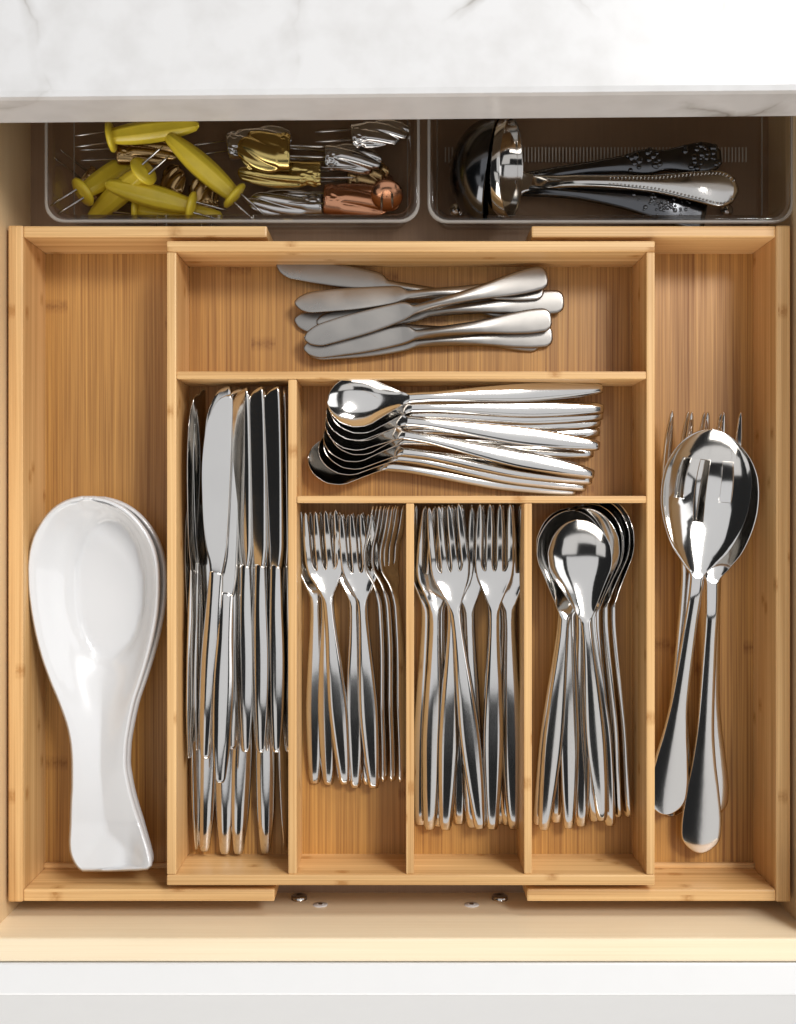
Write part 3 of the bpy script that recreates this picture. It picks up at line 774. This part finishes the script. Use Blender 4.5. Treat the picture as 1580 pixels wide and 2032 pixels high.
rows = [
    ('yellow corn holder under the counter edge, grip pointing right', (375, 250), (212, 272), .034, .034, 0),
    ('half hidden yellow corn holder with its pins pointing to the upper right', (195, 420), (290, 335), .010, .038, 10),
    ('yellow corn holder with its round flange facing up at far left', (236, 337), (158, 385), .012, .026, 0),
    ('yellow corn holder lying lowest along the bin front, pins pointing left', (372, 424), (262, 413), .012, .014, 0),
    ('long yellow corn holder slanting to its flange at lower right, middle of the bin', (342, 278), (472, 394), .036, .030, 15),
    ('yellow corn holder lying across the front group, rounded tip at left', (219, 367), (388, 412), .030, .028, 0)]
for k, (lb, tip, fl, zh, zt, rl) in enumerate(rows):
    o = YH if k == 0 else copy_thing(YH, lb)
    tag(o, lb, 'corn holder', 'yellow plastic corn holders in the left bin')
    aim(o, tip, fl, zh, zt, rl, LY, ref=1.0)

# --- metal corn holders: curled husk with swirling leaf relief and two pins
def husk_holder(mat, ln, wd_, seed, swirl):
    t = bpy.data.objects.new('husk_corn_holder', None); link(t)
    rnd = random.Random(seed)
    nu, nv = 44, 40
    y = np.linspace(0, 1, nu); a = np.linspace(-1, 1, nv)
    half = wd_ / 2 * pchip([0, .12, .4, .75, 1], [.72, .90, 1, .98, .94], y)
    A, Yg = np.meshgrid(a, y)
    ang = A * 1.45
    ph = rnd.random() * 6
    fan = 4.6 * (A * (.75 + .25 * (1 - Yg)) + swirl * .55 * (1 - Yg)**2) + ph
    rel = (np.abs(np.sin(fan))**.7 - .6) * .0026 * sstep(0, .25, 1.02 - Yg)
    cob = np.sin(A * 24) * np.sin(Yg * 34 + np.sign(np.sin(A * 24))) * .0008 * sstep(.74, .80, Yg) * (A * math.cos(ph) > -.1)
    rel = rel * (1 - .8 * sstep(.72, .80, Yg)) + cob
    rad = half[:, None] * 1.02 + rel
    X = rad * np.sin(ang) / math.sin(1.45); Z = rad * np.cos(ang) * .6
    edge = .0016 * np.sin(9 * y + ph)
    Yp = Yg * ln + (edge[:, None] * (np.abs(A) > .8))
    Yp = Yp - (1 - Yg)**3 * ln * .22 * A**2 * -1
    Pt = np.stack([X, Yp, Z], -1); Pb = np.stack([X * .93, Yp, Z * .93 - .0004], -1)
    meshobj('husk', *shell(Pt, Pb)[:2], mat, t)
    V, F = revolve([(.0003, ln * .97), (wd_ * .30, ln * .97), (wd_ * .30, ln * .985), (.0003, ln * .985)], 16)
    o = meshobj('end_plate', V, F, mat, t); o.scale = (1, 1, .55); o.location.z = wd_ * .16
    for s in (-1, 1):
        V, F = rod((s * .0034, ln * .97, wd_ * .15), (s * .0034, ln + .024, wd_ * .15), .0008, .0002)
        meshobj('prong', V, F, PIN, t)
    return t
HG = 'metal husk corn holders in the left bin'
for k, (mat, name, tip, end, z, w_, roll, sw) in enumerate([
    (BRONZE, 'dull bronze corn holder with swirling husk, lying upper left under the yellow ones', (362, 300), (233, 306), .022, .0150, -8, 1.5),
    (TIN, 'silver corn holder beneath the large brass one, only its end showing at left', (580, 275), (452, 292), .012, .0200, 0, 1.8),
    (TIN, 'silver corn holder tucked against the counter shadow at upper right of the bin', (812, 262), (698, 270), .028, .0170, 6, 2.1),
    (TIN, 'silver corn holder just right of the brass pair, pins pointing left', (757, 322), (645, 312), .018, .0180, -6, 1.3),
    (BRONZE, 'small bronze leaf corn holder between the yellow grips', (352, 330), (338, 392), .010, .0170, 20, 1.7),
    (BRONZE, 'bronze shell-ended corn holder right of the long yellow grip', (402, 350), (408, 418), .010, .0180, 0, 2.0),
    (TIN, 'bright silver corn holder with bold leaf lines along the bin front', (492, 402), (640, 404), .014, .0160, 0, 1.6),
    (BRONZE, 'dull bronze corn holder under the leftmost yellow grips, mostly hidden', (236, 402), (170, 350), .008, .0170, 0, 1.4),
    (BRONZE, 'dark bronze corn holder lying under the brass pair by the right wall', (772, 346), (690, 350), .010, .0200, 0, 1.9),
    (COPPER, 'copper corn holder with kernel relief at the lower right corner', (795, 402), (643, 396), .018, .0205, 0, 1.2),
    (BRASS, 'long brass corn holder below the large brass one, pins pointing right', (474, 346), (637, 345), .022, .0170, 0, 1.0),
    (BRASS, 'large brass corn holder with sweeping leaf folds, upper middle of the bin', (474, 300), (577, 303), .034, .0255, 0, 1.5)]):
    A, B = W(*tip, z), W(*end, z)
    h = husk_holder(mat, (B - A).length, w_, k * 3 + 1, sw)
    tag(h, name, 'corn holder', HG)
    aim(h, tip, end, z - w_ * .2, z - w_ * .2, roll)
# copper disc-ended holder standing by the corner
t = thing('corn_holder', 'copper corn holder with round flange tilted up at the right corner', 'corn holder', W(768, 388, .034))
V, F = revolve([(.0003, -.003), (.0085, -.0024), (.0106, -.0008), (.0100, .0008), (.004, .0014), (.0003, .0014)], 26); meshobj('flange', V, F, COPPER, t)
V, F = revolve([(.0045, -.003), (.0062, -.012), (.0050, -.026), (.0015, -.032)], 20); meshobj('grip', V, F, COPPER, t)
for s in (-1, 1):
    V, F = rod((s * .0036, 0, 0), (s * .0036, .022, 0), .0008, .0002); meshobj('prong', V, F, PIN, t)
t.rotation_euler = (R(55), R(10), R(-165))

# --- ladles in the right bin
def blobs(pts, r, name, mat, parent, flat=.32):
    bm = bmesh.new()
    for (x, y, z, q) in pts:
        bmesh.ops.create_icosphere(bm, subdivisions=2, radius=r * q, matrix=Matrix.Translation((x, y, z)) @ Matrix.Diagonal((1, 1, flat, 1)))
    me = bpy.data.meshes.new(name); bm.to_mesh(me); bm.free(); me.materials.append(mat)
    me.polygons.foreach_set('use_smooth', [True] * len(me.polygons))
    o = link(bpy.data.objects.new(name, me), parent); o['kind'] = 'stuff'; return o
def ladle(label, centre, tail, zc, ztail, Rb, tilt, style, mat, depth=.78):
    """bowl opens toward the handle (local -y is the handle end, origin at the bowl centre)"""
    t = thing('ladle', label, 'ladle', group='ladles lying in the right bin')
    prof_o = [(Rb * math.sin(a), -Rb * depth * math.cos(a)) for a in np.linspace(.03, math.pi / 2, 14)]
    prof_i = [(Rb * .965 * math.sin(a), -Rb * depth * .95 * math.cos(a)) for a in np.linspace(math.pi / 2, .03, 14)]
    V, F = revolve(prof_o + [(Rb * .99, .0010), (Rb * .975, .0010)] + prof_i, 40)
    # turn so that the opening faces the handle (-y) and tips up by tilt
    Mx = Matrix.Rotation(R(-tilt), 4, 'X') @ Matrix.Rotation(R(180), 4, 'Z')
    V = [tuple(Mx @ Vector(v)) for v in V]
    meshobj('bowl', V, F, mat, t)
    A = W(*centre, zc); B = W(*tail, ztail); ln = (B - A).length
    rim = Mx @ Vector((0, 0, -Rb * .97))
    yk = [rim.y + .004, rim.y - .006, rim.y - .018, rim.y - .034, -ln * .55, -ln * .8, -ln]
    yk[3] = min(yk[3], -ln * .3)
    zk = [rim.z - .0006, rim.z + .0006, rim.z + .006, rim.z + .014, rim.z + .021, rim.z + .023, rim.z + .020]
    n = 60; sq = np.linspace(0, 1, n); pk = np.linspace(0, 1, 7)
    y = pchip(pk, yk, sq); z = pchip(pk, zk, sq); q = -(y - y[0]) / (y[0] - y[-1]) * -1
    q = (y[0] - y) / (y[0] - y[-1])
    if style == 'beaded': w = pchip([0, .05, .14, .35, .6, .8, .92, .98, 1], [.0120, .0060, .0040, .0034, .0048, .0090, .0112, .0075, .0015], q)
    elif style == 'scroll': w = pchip([0, .05, .14, .35, .55, .66, .74, .84, .92, .97, 1], [.0120, .0060, .0038, .0036, .0050, .0078, .0060, .0082, .0095, .0080, .0040], q)
    else: w = pchip([0, .05, .14, .35, .6, .8, .93, .985, 1], [.0120, .0060, .0040, .0034, .0056, .0098, .0122, .0122, .0110], q)
    xi = np.linspace(-1, 1, 11)
    X = w[:, None] * xi; cr = np.interp(q, [0, .2, .5, 1], [-.0008, .0012, .0010, .0004])
    Z = z[:, None] - cr[:, None] * xi**2; Yg = np.repeat(y[:, None], 11, 1)
    Pt = np.stack([X, Yg, Z], -1)[::-1]; Pb = np.stack([X, Yg, Z - .0022], -1)[::-1]
    meshobj('handle', *shell(Pt, Pb)[:2], mat, t)
    zat = lambda yy: float(np.interp(-yy, -y, z)); wat = lambda yy: float(np.interp(-yy, -y, w))
    rnd = random.Random(5)
    if style == 'beaded':
        pts = []
        for s in (-1, 1):
            for yy in np.linspace(y[0] + (y[-1] - y[0]) * .42, y[-1] + .0030, 34): pts.append((s * max(wat(yy) - .0014, 0), yy, zat(yy) + .0003, 1))
        blobs(pts, .0007, 'bead_border', mat, t, 1)
    elif style == 'scroll':
        pts = []
        for _ in range(70):
            yy = y[0] + (y[-1] - y[0]) * rnd.choice([rnd.uniform(.55, .74), rnd.uniform(.83, .99), rnd.uniform(.10, .17)]); w_ = wat(yy)
            pts.append((rnd.uniform(-1, 1) * w_ * .95, yy, zat(yy), rnd.uniform(.6, 1.3)))
        blobs(pts, .0019, 'scroll_relief', mat, t)
        for s in (-1, 1):
            pass
    else:
        pts = []
        for _ in range(46):
            yy = y[0] + (y[-1] - y[0]) * min(max(rnd.gauss(.78, .05), .66), .93); w_ = wat(yy)
            pts.append((rnd.gauss(0, .42) * w_, yy, zat(yy), rnd.uniform(.5, 1.2)))
        blobs(pts, .0014, 'flower_relief', mat, t)
    d = (A - B); d.z = 0
    yv = d.normalized(); xv = yv.cross(Vector((0, 0, 1))); M = Matrix((xv, yv, Vector((0, 0, 1)))).transposed().to_4x4(); M.translation = A
    t.matrix_world = M
    return t
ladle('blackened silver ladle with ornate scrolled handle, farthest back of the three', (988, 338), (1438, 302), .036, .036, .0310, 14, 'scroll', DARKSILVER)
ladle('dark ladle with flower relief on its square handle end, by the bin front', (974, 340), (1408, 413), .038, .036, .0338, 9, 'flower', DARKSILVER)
ladle('bright silver ladle with beaded border round its handle end, on top', (1013, 334), (1472, 370), .042, .042, .0315, 19, 'beaded', SILVER)
